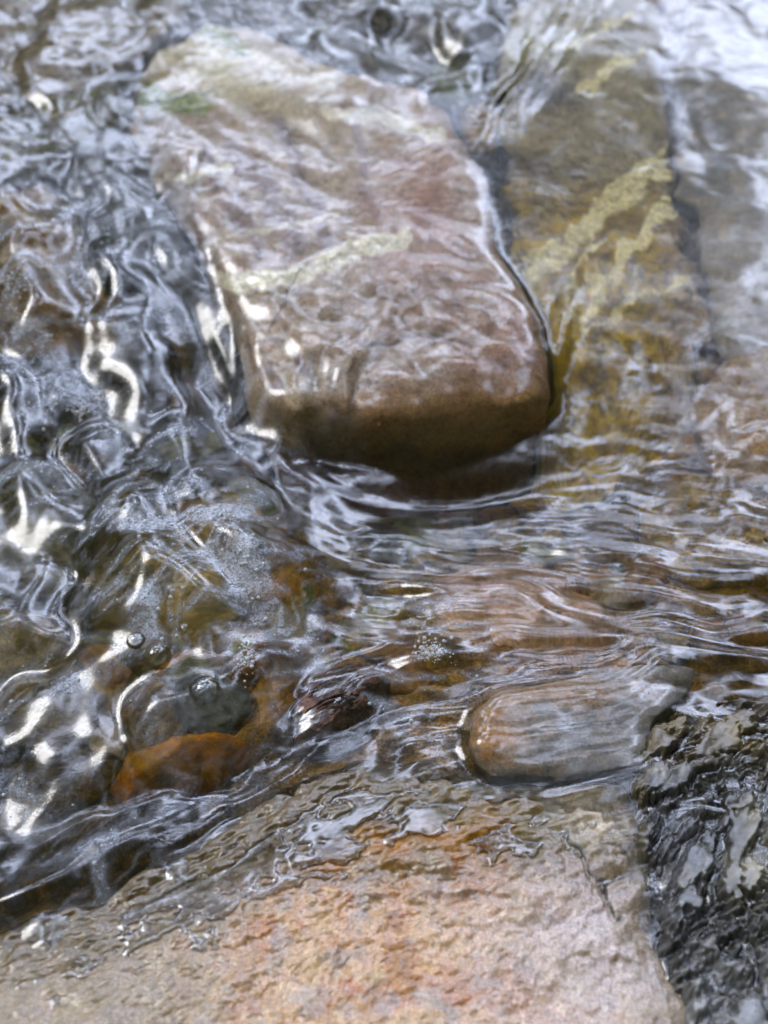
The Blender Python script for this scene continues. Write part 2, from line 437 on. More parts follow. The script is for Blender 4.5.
def main_extra(X, Y):
    px, py = pix(X, Y, .05)
    wx, wy = warp(px, py, 12, .03, 15)
    e = .004*sstep(5, 0, polydist(wx, wy, [(225, 284), (290, 278), (375, 246)]))
    e = e-.005*sstep(14, 2, polydist(wx, wy, [(345, 375), (362, 350), (420, 335), (470, 345)]))
    e = e+.004*ridged(px*.012, py*.02, 19, 3)*sstep(300, 340, py)
    jx = X+.008*fbm(X*30, Y*30, 17, 4, .6); jy = Y+.008*fbm(X*30+5, Y*30, 18, 4, .6)
    # flat broken faces: each falls away beyond a line across the top
    for (ax, ay), (bx_, by_), sl, z0 in (((262, 392), (345, 384), 1.1, .0), ((345, 384), (452, 402), 1.5, .002), ((430, 400), (550, 368), 2.0, .002), ((340, 360), (545, 342), .28, .001), ((228, 268), (300, 400), .75, .002), ((462, 190), (548, 345), .35, .004),
                                         ((190, 180), (240, 300), .9, .001), ((420, 92), (500, 190), .5, .003), ((235, 282), (545, 262), .10, .001)):
        p = at(ax, ay, .057); q = at(bx_, by_, .057)
        n_ = np.array([q[1]-p[1], -(q[0]-p[0])]); n_ /= np.hypot(*n_)
        c_ = np.array(r_c) if False else at(330, 220, .057)
        if (c_[0]-p[0])*n_[0]+(c_[1]-p[1])*n_[1] > 0: n_ = -n_
        dd = (jx-p[0])*n_[0]+(jy-p[1])*n_[1]
        e = np.minimum(e, e*.3+z0-sl*np.maximum(dd, -.02))
    return e

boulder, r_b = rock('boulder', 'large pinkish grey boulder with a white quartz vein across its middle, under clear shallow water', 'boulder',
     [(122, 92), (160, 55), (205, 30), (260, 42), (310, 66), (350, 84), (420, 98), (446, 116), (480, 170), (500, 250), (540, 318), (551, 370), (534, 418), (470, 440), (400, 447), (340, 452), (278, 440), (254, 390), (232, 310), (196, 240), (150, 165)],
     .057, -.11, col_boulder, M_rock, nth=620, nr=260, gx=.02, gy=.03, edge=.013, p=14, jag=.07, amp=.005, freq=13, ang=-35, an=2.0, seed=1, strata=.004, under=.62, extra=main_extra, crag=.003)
olive, r_o = rock('boulder', 'olive brown boulder with cream quartz stripes, lying right of the pink boulder under water', 'boulder',
     [(492, 70), (520, 20), (580, -10), (635, 10), (655, 80), (672, 190), (706, 300), (712, 390), (690, 470), (640, 540), (585, 545), (553, 480), (548, 390), (530, 320), (512, 240), (505, 170)],
     .030, -.13, col_olive, M_rock, nth=520, nr=220, gx=.0, gy=.12, edge=.02, p=5, jag=.28, extra=lambda X, Y: -.030*sstep(265, 420, pix(X, Y, .02)[1])-.075*sstep(400, 540, pix(X, Y, .02)[1]), amp=.006, freq=16, ang=-40, an=1.6, seed=2, strata=.005, crag=.008)
rock('boulder', 'smooth grey slab of rock in the far right corner beneath glassy water', 'boulder',
     [(668, 60), (690, -40), (800, -60), (960, -40), (980, 200), (900, 330), (775, 330), (728, 322), (700, 250), (675, 140)],
     .045, -.13, two_tone((.30, .27, .24), (.20, .19, .19), 9, 3, third=(.36, .30, .22)), M_smooth, gx=-.02, gy=.05, edge=.03, p=4, amp=.006, freq=9, seed=3, jag=.22)
rock('boulder', 'dark wet rock behind the top edge of the pink boulder', 'boulder',
     [(225, -10), (300, -70), (420, -80), (478, -30), (474, 40), (445, 84), (400, 86), (352, 70), (310, 52), (262, 28)],
     .058, -.11, two_tone((.075, .062, .05), (.035, .033, .036), 14, 4, third=(.16, .12, .07)), M_dark, gy=-.0, edge=.03, p=3, amp=.010, freq=14, seed=4, crag=.012)
rock('stone', 'small rounded olive green stone between the dark far rock and the pink boulder', 'stone',
     [(424, 62), (450, 48), (478, 62), (482, 92), (462, 108), (432, 100)],
     .055, -.05, two_tone((.10, .105, .03), (.055, .06, .02), 20, 5), M_smooth, nth=120, nr=50, edge=.03, p=2.2, amp=.003, freq=30, seed=5)
rock('stone', 'little tan and brown stone wedged between the pink boulder and the olive boulder', 'stone',
     [(458, 112), (490, 100), (502, 118), (496, 146), (468, 152)],
     .055, -.05, two_tone((.30, .20, .09), (.14, .085, .03), 40, 6, third=(.5, .42, .3)), M_smooth, nth=120, nr=50, edge=.025, p=2.4, amp=.004, freq=30, seed=6)
rock('stone', 'streaky tan and brown stone in the far left corner', 'stone',
     [(-60, 40), (-20, -60), (110, -70), (185, -20), (186, 18), (130, 62), (60, 96), (-30, 110)],
     .055, -.10, two_tone((.24, .19, .12), (.12, .09, .05), 22, 7, 30, 2.5, third=(.28, .22, .15), f3=50), M_rock, gy=.02, edge=.03, p=3, amp=.007, freq=22, ang=25, an=2, seed=7, crag=.006)
rock('stone', 'mossy olive brown stone at the left edge, just below the streaky corner stone', 'stone',
     [(-80, 130), (-20, 102), (60, 98), (112, 80), (124, 112), (100, 140), (40, 170), (-40, 196)],
     .040, -.10, two_tone((.13, .12, .045), (.075, .065, .03), 20, 8, 20, 2, third=(.25, .20, .12)), M_rock, edge=.03, p=3, amp=.007, freq=22, seed=8, crag=.006)
rock('stone', 'slate blue grey stone touching the left end of the pink boulder', 'stone',
     [(60, 150), (84, 128), (118, 128), (150, 170), (190, 250), (222, 300), (205, 318), (150, 270), (100, 232), (70, 200)],
     .034, -.10, two_tone((.105, .11, .13), (.055, .055, .06), 16, 9), M_smooth, edge=.03, p=2.6, amp=.006, freq=18, seed=9)
rock('stone', 'warm rusty brown stone at the left edge beside the slate blue stone', 'stone',
     [(-80, 230), (-20, 190), (40, 186), (92, 238), (122, 300), (112, 340), (50, 350), (-30, 345), (-90, 320)],
     .026, -.11, two_tone((.17, .10, .035), (.085, .055, .025), 22, 10, -30, 2, third=(.42, .34, .26)), M_rock, edge=.03, p=3, amp=.006, freq=18, seed=10, ang=-40, an=2)
rock('stone', 'dark brown stone in the shadowed gap left of the pink boulder', 'stone',
     [(150, 345), (188, 310), (222, 330), (245, 390), (250, 440), (215, 450), (170, 410)],
     -.030, -.12, two_tone((.11, .07, .035), (.06, .05, .025), 20, 11), M_smooth, nth=160, nr=60, edge=.025, p=2.6, amp=.004, freq=22, seed=11)
rock('stone', 'broad tan stone at the right edge below the far grey slab', 'stone',
     [(690, 400), (735, 345), (800, 330), (900, 380), (900, 470), (790, 480), (720, 470)],
     .012, -.12, two_tone((.38, .27, .17), (.24, .15, .07), 18, 12, third=(.45, .36, .30)), M_rock, gy=.05, edge=.025, p=3, amp=.006, freq=18, seed=12)
rock('stone', 'ochre stone with crinkled ribs right of the dark hollow, near the right edge', 'stone',
     [(640, 500), (690, 468), (760, 476), (860, 490), (880, 560), (780, 585), (690, 578), (645, 550)],
     -.012, -.13, two_tone((.27, .18, .06), (.15, .095, .025), 26, 13, third=(.40, .30, .15)), M_rock, edge=.025, p=3, amp=.007, freq=26, seed=13, crag=.006)
rock('stone', 'pinkish tan stone beneath the streaming ripples in the middle', 'stone',
     [(430, 590), (480, 566), (560, 575), (620, 600), (625, 650), (560, 668), (480, 664), (436, 632)],
     -.022, -.12, two_tone((.40, .26, .19), (.26, .17, .10), 24, 14, third=(.20, .12, .05)), M_smooth, edge=.025, p=3, amp=.004, freq=22, seed=14)
rock('stone', 'yellow and green mossy stone at the near end of the dark hollow', 'stone',
     [(318, 640), (345, 606), (392, 590), (416, 610), (400, 640), (350, 662)],
     -.010, -.10, two_tone((.26, .17, .06), (.13, .13, .03), 30, 15, third=(.35, .33, .07)), M_smooth, nth=180, nr=70, edge=.025, p=2.6, amp=.004, freq=28, seed=15)
rock('stone', 'dull maroon stone with fine black ribs, half awash above the pink slab', 'stone',
     [(284, 704), (310, 672), (358, 655), (392, 668), (384, 700), (340, 738), (296, 742)],
     .022, -.08, two_tone((.125, .075, .06), (.05, .038, .036), 36, 16, -35, 3, third=(.28, .17, .13)), M_rock, nth=240, nr=90, edge=.025, p=2.6, amp=.006, freq=40, ang=35, an=3, seed=16, crag=.005)
rock('stone', 'orange tan stone beneath thin water left of the maroon stone', 'stone',
     [(236, 700), (262, 650), (300, 626), (322, 640), (300, 676), (280, 712), (252, 732)],
     -.008, -.08, two_tone((.36, .21, .09), (.20, .12, .05), 30, 17, third=(.45, .33, .25)), M_smooth, nth=180, nr=70, edge=.02, p=2.6, amp=.004, freq=28, seed=17)
rock('stone', 'mottled tan stone under rushing water at the left edge', 'stone',
     [(-60, 640), (-10, 612), (50, 622), (92, 660), (96, 712), (40, 742), (-50, 730)],
     -.012, -.11, two_tone((.24, .20, .14), (.09, .07, .03), 24, 18, third=(.18, .11, .045)), M_rock, edge=.025, p=2.6, amp=.006, freq=24, seed=18)
rock('stone', 'blackish olive stone under foaming water left of centre', 'stone',
     [(-40, 520), (20, 470), (90, 480), (120, 540), (96, 600), (20, 612), (-50, 590)],
     -.03, -.12, two_tone((.09, .075, .035), (.045, .04, .02), 22, 19), M_smooth, edge=.03, p=2.6, amp=.006, freq=22, seed=19)
rock('stone', 'olive brown stone beneath the water dome left of centre', 'stone',
     [(118, 560), (170, 530), (240, 550), (262, 610), (220, 680), (150, 690), (112, 640)],
     -.048, -.12, two_tone((.12, .085, .028), (.055, .045, .016), 24, 20, third=(.2, .14, .05)), M_smooth, edge=.03, p=2.6, amp=.006, freq=22, seed=20)
rock('cobble', 'rounded bright amber orange cobble at the water edge, lower left', 'cobble',
     [(104, 772), (124, 742), (168, 722), (220, 716), (250, 728), (252, 752), (222, 774), (170, 792), (124, 796)],
     .006, -.07, col_amber, M_smooth, nth=220, nr=80, edge=.035, p=2.2, amp=.002, freq=28, seed=21)
slab, r_s = rock('slab', 'long rusty pink wet slab of rock filling the near edge', 'rock slab',
     [(-260, 1120), (-160, 990), (0, 915), (90, 882), (190, 832), (270, 776), (360, 742), (430, 742), (480, 770), (560, 772), (630, 768), (655, 830), (655, 930), (690, 1010), (700, 1200), (560, 1420), (100, 1440), (-200, 1300)],
     .032, -.12, col_slab, M_slab, film=False, nth=900, nr=420, gx=.015, gy=-.075, edge=.016, p=14, amp=.0045, freq=11, ang=20, an=1.4, seed=22, jag=.03, under=.1, extra=pool_extra, crag=.0012)
flat, r_f = rock('stone', 'flat grey stone with painted blue sheen and an orange left end, water lapping over it above the slab', 'stone',
     [(470, 742), (474, 712), (500, 695), (560, 680), (640, 664), (694, 666), (690, 690), (655, 715), (642, 765), (560, 776), (492, 776), (477, 765)],
     .019, -.05, col_flat, M_smooth, film=True, nth=360, nr=140, gx=-.02, gy=-.01, edge=.003, p=30, amp=.003, freq=22, seed=23, jag=.03)
dark, r_d = rock('boulder', 'blackish grey cracked wet rock in the lower right corner', 'boulder',
     [(640, 800), (632, 760), (650, 716), (690, 690), (768, 676), (900, 680), (980, 820), (980, 1100), (820, 1250), (715, 1180), (694, 1040), (660, 940), (645, 860)],
     .040, -.12, col_dark, M_dark, film=False, nth=620, nr=280, gx=.0, gy=-.07, edge=.02, p=10, amp=.012, freq=10, ang=50, an=1.6, seed=24, jag=.13, under=.1, crag=.022)

# ------------------------------------------------------------------ height grids
DX = .0017
xs = np.arange(-.82, .82, DX); ys = np.arange(-.62, 1.36, DX)
GX, GY = np.meshgrid(xs.astype(np.float32), ys.astype(np.float32))
def blur(A, s):
    s = s/DX
    h, w = A.shape; pad = int(3*s)+1
    B = np.pad(A, pad, mode='edge')
    ky = np.fft.fftfreq(B.shape[0]); kx = np.fft.rfftfreq(B.shape[1])
    G = np.exp(-2*(np.pi*s)**2*(ky[:, None]**2+kx[None]**2))
    return np.fft.irfft2(np.fft.rfft2(B)*G, s=B.shape)[pad:pad+h, pad:pad+w]

# stream bed: deep and dark on the left, deep with painted-in shade in the hollow, rising to a rocky shallow in the lower middle
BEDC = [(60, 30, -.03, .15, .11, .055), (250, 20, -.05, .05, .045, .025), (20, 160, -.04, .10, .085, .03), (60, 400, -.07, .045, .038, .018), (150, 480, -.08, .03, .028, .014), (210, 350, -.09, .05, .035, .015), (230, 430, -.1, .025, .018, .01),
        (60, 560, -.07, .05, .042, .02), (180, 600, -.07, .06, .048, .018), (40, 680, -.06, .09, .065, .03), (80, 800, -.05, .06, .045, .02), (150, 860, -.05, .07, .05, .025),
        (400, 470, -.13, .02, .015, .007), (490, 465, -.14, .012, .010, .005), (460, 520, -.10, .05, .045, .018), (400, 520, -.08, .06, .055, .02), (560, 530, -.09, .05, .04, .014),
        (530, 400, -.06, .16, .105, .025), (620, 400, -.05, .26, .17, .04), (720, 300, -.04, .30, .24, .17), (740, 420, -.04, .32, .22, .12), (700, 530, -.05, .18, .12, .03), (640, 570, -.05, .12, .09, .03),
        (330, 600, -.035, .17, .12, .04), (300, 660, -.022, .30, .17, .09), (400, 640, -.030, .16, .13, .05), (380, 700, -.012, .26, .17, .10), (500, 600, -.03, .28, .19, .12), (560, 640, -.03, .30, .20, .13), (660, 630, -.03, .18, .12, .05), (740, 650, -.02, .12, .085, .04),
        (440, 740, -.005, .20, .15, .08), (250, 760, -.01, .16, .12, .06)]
def bed_z(X, Y):
    px, py = pix(X, Y, -.05)
    d = .010*fbm(X*9, Y*9, 200, 4)+.006*fbm(X*40, Y*40, 201, 4)
    r = ridged(X*15+.4*noise(X*9, Y*9, 205), Y*19, 203, 4, .55)
    return control(px, py, [(a_[0], a_[1], a_[2]) for a_ in BEDC], 45)+d-.014*np.maximum(r-.3, 0)
def axis(lo, a, b, hi, fine, coarse):
    return np.concatenate([np.arange(lo, a, coarse), np.arange(a, b, fine), np.arange(b, hi, coarse)])
bx = axis(-1.7, -.6, .6, 1.7, .0028, .012); by = axis(-1.3, -.4, 1.2, 2.4, .0034, .012)
BX, BY = np.meshgrid(bx, by); BZ = bed_z(BX, BY)
bpx, bpy_ = pix(BX.ravel(), BY.ravel(), BZ.ravel())
wx_, wy_ = warp(bpx, bpy_, 40, .012, 231)
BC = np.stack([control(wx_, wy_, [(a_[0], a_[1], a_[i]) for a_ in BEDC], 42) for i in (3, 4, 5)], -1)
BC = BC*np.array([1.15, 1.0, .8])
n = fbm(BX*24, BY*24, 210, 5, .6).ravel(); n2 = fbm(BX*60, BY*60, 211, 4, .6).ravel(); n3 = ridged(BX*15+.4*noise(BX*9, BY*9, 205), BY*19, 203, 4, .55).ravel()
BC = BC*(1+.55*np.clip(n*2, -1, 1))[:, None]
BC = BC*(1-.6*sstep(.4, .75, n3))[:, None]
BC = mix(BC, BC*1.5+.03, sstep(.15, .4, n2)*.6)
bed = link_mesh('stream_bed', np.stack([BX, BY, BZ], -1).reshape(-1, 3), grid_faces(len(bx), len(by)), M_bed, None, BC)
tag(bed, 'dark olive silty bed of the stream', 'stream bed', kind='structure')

# ------------------------------------------------------------------ water surface
PX, PY = pix(GX, GY, .02)
HF = np.full(GX.shape, -.09); HD = np.full(GX.shape, -9.0)
for r in ROCKS:
    h = r.height(GX, GY)
    if r.film: HF = np.maximum(HF, h)
    else: HD = np.maximum(HD, h)

level = control(PX, PY, [
    (60, 0, .080), (250, 0, .083), (420, 20, .084), (600, 0, .100), (760, 0, .096), (690, 80, .098), (640, 50, .100), (690, 200, .076), (690, 280, .060),
    (590, 255, .060), (20, 120, .078), (90, 180, .074), (20, 260, .056), (130, 240, .066), (170, 290, .048), (500, 140, .078), (520, 230, .068), (550, 310, .040), (620, 290, .052), (200, 330, .040), (215, 420, .010),
    (620, 100, .090), (740, 120, .086), (740, 250, .066), (620, 240, .060), (580, 345, .022), (640, 345, .024), (750, 340, .036),
    (570, 405, .002), (640, 415, .004), (740, 440, .012), (480, 470, -.020), (400, 480, -.020), (535, 460, -.004), (600, 520, .002), (740, 540, .006),
    (60, 400, .036), (20, 520, .030), (130, 480, .028), (200, 560, .032), (250, 600, .028), (300, 480, .0), (340, 560, .004), (440, 560, .006), (600, 600, .006), (740, 610, .012),
    (60, 640, .022), (160, 660, .022), (40, 760, .020), (150, 740, .016), (270, 700, .012), (60, 860, .016), (160, 820, .012), (330, 690, .010), (330, 640, .012), (430, 650, .018), (540, 640, .010), (700, 640, .014),
    (250, 770, .012), (400, 740, .013), (580, 700, .022), (470, 720, .012), (520, 740, .018), (700, 680, .020)], 55)
filmt = control(PX, PY, [(300, 150, .006), (460, 250, .006), (400, 400, .002), (600, 100, .010), (620, 400, .012), (700, 100, .01), (100, 100, .010), (60, 300, .008),
    (100, 500, .01), (180, 760, .002), (560, 720, .0025), (330, 700, .001), (500, 620, .008)], 90)
F = np.log(np.maximum(blur(np.exp(np.clip(HF, -.1, .2)*170.0), .0045), 1e-8))/170.0+filmt
k = .006
W = (level+F)/2+np.sqrt(((level-F)/2)**2+k*k/4)
W = blur(W, .004)

# wave fields
wl = control(PX, PY, [(480, 475, .05), (400, 485, .1), (60, 420, 1), (150, 480, 1), (220, 560, .9), (60, 560, 1), (40, 700, .9), (150, 650, .8), (120, 330, .7), (30, 270, .6), (20, 160, .4), (80, 60, .28), (30, 20, .25),
    (250, 470, .7), (190, 380, .3), (170, 300, .3), (210, 740, .5), (70, 800, .6), (140, 860, .3), (330, 480, .3), (300, 300, 0), (240, 100, 0), (450, 250, 0), (400, 450, .2), (340, 620, .3), (500, 640, .1),
    (650, 200, 0), (650, 500, .1), (300, 780, .1), (250, 830, .1), (120, 200, .35), (350, 30, .5), (430, 60, .4), (600, 40, .05)], 45)
ws = control(PX, PY, [(340, 560, .7), (420, 590, 1), (560, 610, 1), (700, 620, 1), (560, 560, .7), (700, 570, .6), (440, 660, .8), (600, 660, .9), (740, 660, .8), (360, 680, .6), (560, 720, .25), (400, 740, .2),
    (400, 480, .12), (480, 495, .15), (600, 540, .5), (650, 420, .15), (300, 520, .7), (200, 560, .1), (100, 600, 0), (400, 300, 0), (650, 200, 0), (250, 760, .3), (120, 850, .3), (300, 640, .5)], 40)
wr = control(PX, PY, [(700, 100, 1), (740, 250, 1), (620, 80, .8), (620, 200, .6), (640, 300, .5), (720, 420, .8), (640, 420, .5), (300, 150, .25), (450, 250, .3), (500, 130, .5), (100, 150, .6), (60, 400, .4), (400, 600, .3), (300, 800, 0)], 70)
wf = control(PX, PY, [(300, 150, 1), (420, 200, 1), (300, 330, 1), (470, 330, .6), (250, 80, 1), (600, 300, .6), (600, 100, .4), (650, 420, .7), (740, 150, .0), (740, 50, .1), (700, 260, .05), (150, 500, .3), (500, 620, .4), (300, 800, 0), (350, 480, .5)], 70)
del PX, PY
PX, PY = pix(GX, GY, .02)
# course of the current: distance along (FS) and across (FT) the main flow, in photo units
def along(line):
    best = np.full(GX.shape, 1e9, np.float32); S = np.zeros_like(GX); T = np.zeros_like(GX); run = 0.0
    for (x0, y0), (x1, y1) in zip(line[:-1], line[1:]):
        ex, ey = x1-x0, y1-y0; ln = math.hypot(ex, ey)
        t = np.clip(((PX-x0)*ex+(PY-y0)*ey)/(ln*ln), 0, 1)
        ddx, ddy = PX-x0-t*ex, PY-y0-t*ey
        dd = np.hypot(ddx, ddy); sg = np.sign(ex*ddy-ey*ddx)
        m_ = dd < best
        best = np.where(m_, dd, best); S = np.where(m_, run+t*ln, S); T = np.where(m_, sg*dd, T); run += ln
    return blur(S, .022).astype(np.float32), blur(T, .022).astype(np.float32), best
CURS = [along([(-40, 60), (40, 200), (95, 330), (150, 450), (215, 545), (300, 580), (420, 592), (600, 612), (900, 655)]),
        along([(-120, 930), (-20, 880), (80, 826), (170, 776), (260, 728), (340, 690), (440, 660), (600, 640)])]
CB = sstep(-45, 45, CURS[0][2]-CURS[1][2])
def flow(fn):
    return fn(CURS[0][0], CURS[0][1])*(1-CB)+fn(CURS[1][0], CURS[1][1])*CB
# turbulent lobes on the left
q1 = fbm(GX*14, GY*14, 300, 3); q2 = fbm(GX*14+9, GY*14, 310, 3)
u, v = rot(GX+.022*q1, GY+.022*q2, 40)
lobe = np.sqrt(fbm(u*11, v*17, 320, 3, .4)**2+.006)*2.0
fine = np.abs(noise(u*62+q2*2, v*74, 330))*1.0
big = fbm(GX*9+.6*q1, GY*9, 335, 2)
qa = fbm(GX*13, GY*11, 301, 2, .4); qb = fbm(GX*13+7, GY*11+3, 302, 2, .4)
fold = flow(lambda S, T: fbm(S/110+.5*qa, T/66+.6*qb, 303, 2, .30))
fold2 = flow(lambda S, T: 1-2*np.sqrt(noise(S/70+.6*qb, T/38+.7*qa, 304)**2+.03))
fil_ = flow(lambda S, T: fbm(S/48+.9*qb, T/15+1.2*qa, 305, 2, .5))
ws = ws*(1-.9*np.clip(1.3*blob(PX, PY, 460, 478, 105, 34), 0, 1)); wl = wl*(1-.8*np.clip(1.3*blob(PX, PY, 460, 478, 105, 34), 0, 1))
W += wl*(.040*fold+.0060*fold2*sstep(-.3, .4, qa)+.009*big)
# streaming ripples in the middle
u, v = rot(GX+.010*q1, GY+.014*q2, -5)
st = flow(lambda S, T: fbm(S/190+.3*qa, T/27+.35*qb, 340, 3, .36)); st2 = ridged(u*11, v*60+q1, 345, 2)
W += ws*(.0145*st+.0008*flow(lambda S, T: fbm(S/90, T/9+.5*qa, 346, 2))+.0004*st2)
# slow swell
W += wr*(.0045*fbm(GX*6+.3*q1, GY*8, 350, 2)+.0010*fbm(GX*22, GY*26+q2, 352, 2))
# capillary ripples over the boulders
u, v = rot(GX+.006*q2, GY+.006*q1, 35)
W += wf*(0.00020*noise(u*70, v*140, 360)+.00008*noise(u*150, v*300, 361)+.0007*fbm(u*14, v*22, 362, 2))
# rounded dome with a rim where the fast water folds over
cx, cy = at(196, 585, .03)[:2]
rr = np.hypot((GX-cx+.02*q2)/.098, (GY-cy+.02*q1)/.15)
W += .030*np.exp(-rr**6)
for px, py, rx, ry, dg, am in ((455, 474, 105, 22, -3, -.019), (205, 385, 26, 70, -12, -.016), (390, 78, 62, 22, 8, -.024), (440, 95, 24, 14, 0, -.012), (690, 165, 26, 50, -15, -.004), (560, 345, 12, 40, 15, .006), (110, 190, 40, 26, 30, .010), (60, 330, 40, 30, 0, .012),
                           (140, 110, 40, 12, -10, -.008), (600, 540, 70, 14, 8, .006), (540, 100, 34, 24, 0, .006), (430, 655, 36, 22, 20, .010), (690, 660, 40, 14, 0, .006)):
    W += am*blob(PX, PY, px, py, rx, ry, dg)
Ws = blur(W, .0085); wgt = np.clip(1.3*wl, 0, 1)
W = W*(1-wgt)+Ws*wgt
Ws = blur(W, .0042); wgt = np.clip(.7*ws, 0, 1)
W = W*(1-wgt)+Ws*wgt
# thin film in the pits of the near rocks
low = blur(np.maximum(HD, -.05), .016)
off = control(PX, PY, [(0, 915, .004), (100, 880, .004), (200, 830, .003), (270, 790, .0025), (400, 750, .004), (560, 770, .004), (650, 760, .002), (60, 960, -.0005), (20, 1010, -.003), (120, 970, -.0015), (160, 905, .0015), (220, 860, .0022), (260, 850, .0018), (330, 815, .0018), (430, 790, .0012), (560, 815, -.0005), (600, 830, -.001),
    (400, 880, -.004), (300, 950, -.006), (500, 950, -.006), (150, 1000, -.003), (30, 990, -.001), (640, 900, -.004), (700, 720, .000), (700, 800, -.003), (750, 800, -.003), (720, 900, -.004), (740, 1000, -.005), (600, 1000, -.006)], 38)
d = low+off-HD
lip = np.where(d > 0, d+.0011*(1-np.exp(-np.maximum(d, 0)/.0005)), np.maximum(d*1.5, -.02))
film = HD+lip
near = sstep(-.02, 0, HD-W+.012)
W = np.where(HD > -.5, np.maximum(W, np.where(d > -.02, film, -1)), W)
W = np.maximum(W, -.12)
nx, ny = len(xs), len(ys)
P = np.stack([GX, GY, W], -1).reshape(-1, 3)
water = link_mesh('water', P, grid_faces(nx, ny), M_water)
fz = control(PX, PY, [(60, 420, .8), (150, 480, .8), (220, 560, 1), (240, 640, .8), (60, 560, .5), (30, 720, .8), (90, 780, .6), (150, 830, .5), (60, 880, .4), (150, 650, .3), (120, 360, .7), (20, 290, 1), (30, 380, .8),
    (20, 160, .2), (80, 60, .25), (30, 20, .3), (250, 470, .5), (200, 400, .6), (210, 740, .2), (330, 480, .2), (300, 300, .0), (240, 100, .05), (450, 250, .0), (400, 450, 0), (480, 470, 0), (300, 560, .4), (440, 650, .8), (420, 600, .35), (560, 640, .3), (700, 620, .3),
    (600, 400, 0), (680, 420, .25), (740, 330, .4), (650, 200, 0), (700, 80, .2), (620, 550, .4), (300, 780, .2), (560, 720, .1), (400, 900, 0), (350, 30, .1)], 40)
u, v = rot(GX+.03*q1+.010*q2, GY+.03*q2, 50)
fr = fbm(u*15, v*26, 380, 5, .55)
fil = ridged(u*26+q1, v*46, 385, 4, .6)
u2, v2 = rot(GX+.012*q1, GY+.016*q2, -5)
fst = fbm(u2*9, v2*60, 390, 4, .6)
sel = sstep(300, 360, PX)*sstep(500, 540, PY)
pat = (1-sel)*(sstep(-.1, .5, fr)*(.42+.55*sstep(.1, .85, fil))+sstep(.4, .9, fil)*.35)+sel*sstep(.05, .4, fst)*.8
froth = np.clip(pat*(fz+1.6*blob(PX, PY, 195, 575, 90, 85))*.85, 0, .9)  # aeration, plus painted lilac sheen on the dome and left water
fa = water.data.attributes.new('froth', 'FLOAT', 'POINT')
fa.data.foreach_set('value', froth.astype(np.float32).ravel())
silk = control(PX, PY, [(250, 90, .8), (330, 200, .95), (430, 200, .95), (320, 330, .95), (460, 330, .95), (600, 100, .8), (620, 250, .9), (640, 420, .6), (740, 150, .8), (750, 420, .6),
    (80, 80, .75), (60, 260, .7), (100, 420, .65), (180, 600, .65), (60, 740, .7), (400, 470, .7), (480, 580, .65), (680, 600, .65), (560, 720, .7), (350, 680, .6), (250, 800, .3), (450, 900, .3)], 60)
sa = water.data.attributes.new('silk', 'FLOAT', 'POINT')
sa.data.foreach_set('value', np.clip(silk, 0, 1).astype(np.float32).ravel())
tag(water, 'clear rippling stream water sliding over the stones', 'water', kind='structure')

# ------------------------------------------------------------------ small things: pebbles, bubbles, foam, moss
def water_z(x, y):
    i = int(np.clip((x-xs[0])/DX, 0, nx-1)); j = int(np.clip((y-ys[0])/DX, 0, ny-1))
    return float(W[j, i])

def sphere_mb(c, r, nu=10, nv=7, sx=1, sy=1, sz=1, hemi=False):
    V = []; F = []
    for j in range(nv+1):
        a = (math.pi/2 if hemi else math.pi)*j/nv
        for i in range(nu):
            b = 2*math.pi*i/nu
            V.append((c[0]+r*sx*math.sin(a)*math.cos(b), c[1]+r*sy*math.sin(a)*math.sin(b), c[2]+r*sz*math.cos(a)))
    for j in range(nv):
        for i in range(nu):
            i2 = (i+1) % nu
            F.append((j*nu+i, (j+1)*nu+i, (j+1)*nu+i2, j*nu+i2))
    return V, F

def clear_material(name, tint, rough, f_ior):
    m, nt, N, L = nodes(name)
    out = N.new('ShaderNodeOutputMaterial'); mx = N.new('ShaderNodeMixShader'); tr = N.new('ShaderNodeBsdfTransparent'); gl = N.new('ShaderNodeBsdfGlossy')
    tr.inputs[0].default_value = tint; gl.inputs['Roughness'].default_value = rough
    fr = N.new('ShaderNodeFresnel'); fr.inputs[0].default_value = f_ior
    L.new(fr.outputs[0], mx.inputs[0]); L.new(tr.outputs[0], mx.inputs[1]); L.new(gl.outputs[0], mx.inputs[2]); L.new(mx.outputs[0], out.inputs[0])
    return m
M_bubble = clear_material('bubble film', (.93, .94, .93, 1), .03, 1.6)
M_foam, nt, N, L = nodes('white foam')
out = N.new('ShaderNodeOutputMaterial'); b = N.new('ShaderNodeBsdfPrincipled'); L.new(b.outputs[0], out.inputs[0])
b.inputs['Base Color'].default_value = (.78, .79, .80, 1); b.inputs['Roughness'].default_value = .12; b.inputs['Transmission Weight'].default_value = .55; b.inputs['IOR'].default_value = 1.2
M_moss, nt, N, L = nodes('wet green moss')
out = N.new('ShaderNodeOutputMaterial'); b = N.new('ShaderNodeBsdfPrincipled'); L.new(b.outputs[0], out.inputs[0])
nz = N.new('ShaderNodeTexNoise'); nz.inputs['Scale'].default_value = 120; rp = N.new('ShaderNodeValToRGB')
rp.color_ramp.elements[0].color = (.10, .16, .012, 1); rp.color_ramp.elements[1].color = (.36, .40, .05, 1)
rp.color_ramp.elements[0].position = .35; rp.color_ramp.elements[1].position = .65
geo = N.new('ShaderNodeNewGeometry'); L.new(geo.outputs['Position'], nz.inputs['Vector']); L.new(nz.outputs['Fac'], rp.inputs[0]); L.new(rp.outputs[0], b.inputs['Base Color'])
b.inputs['Roughness'].default_value = .4

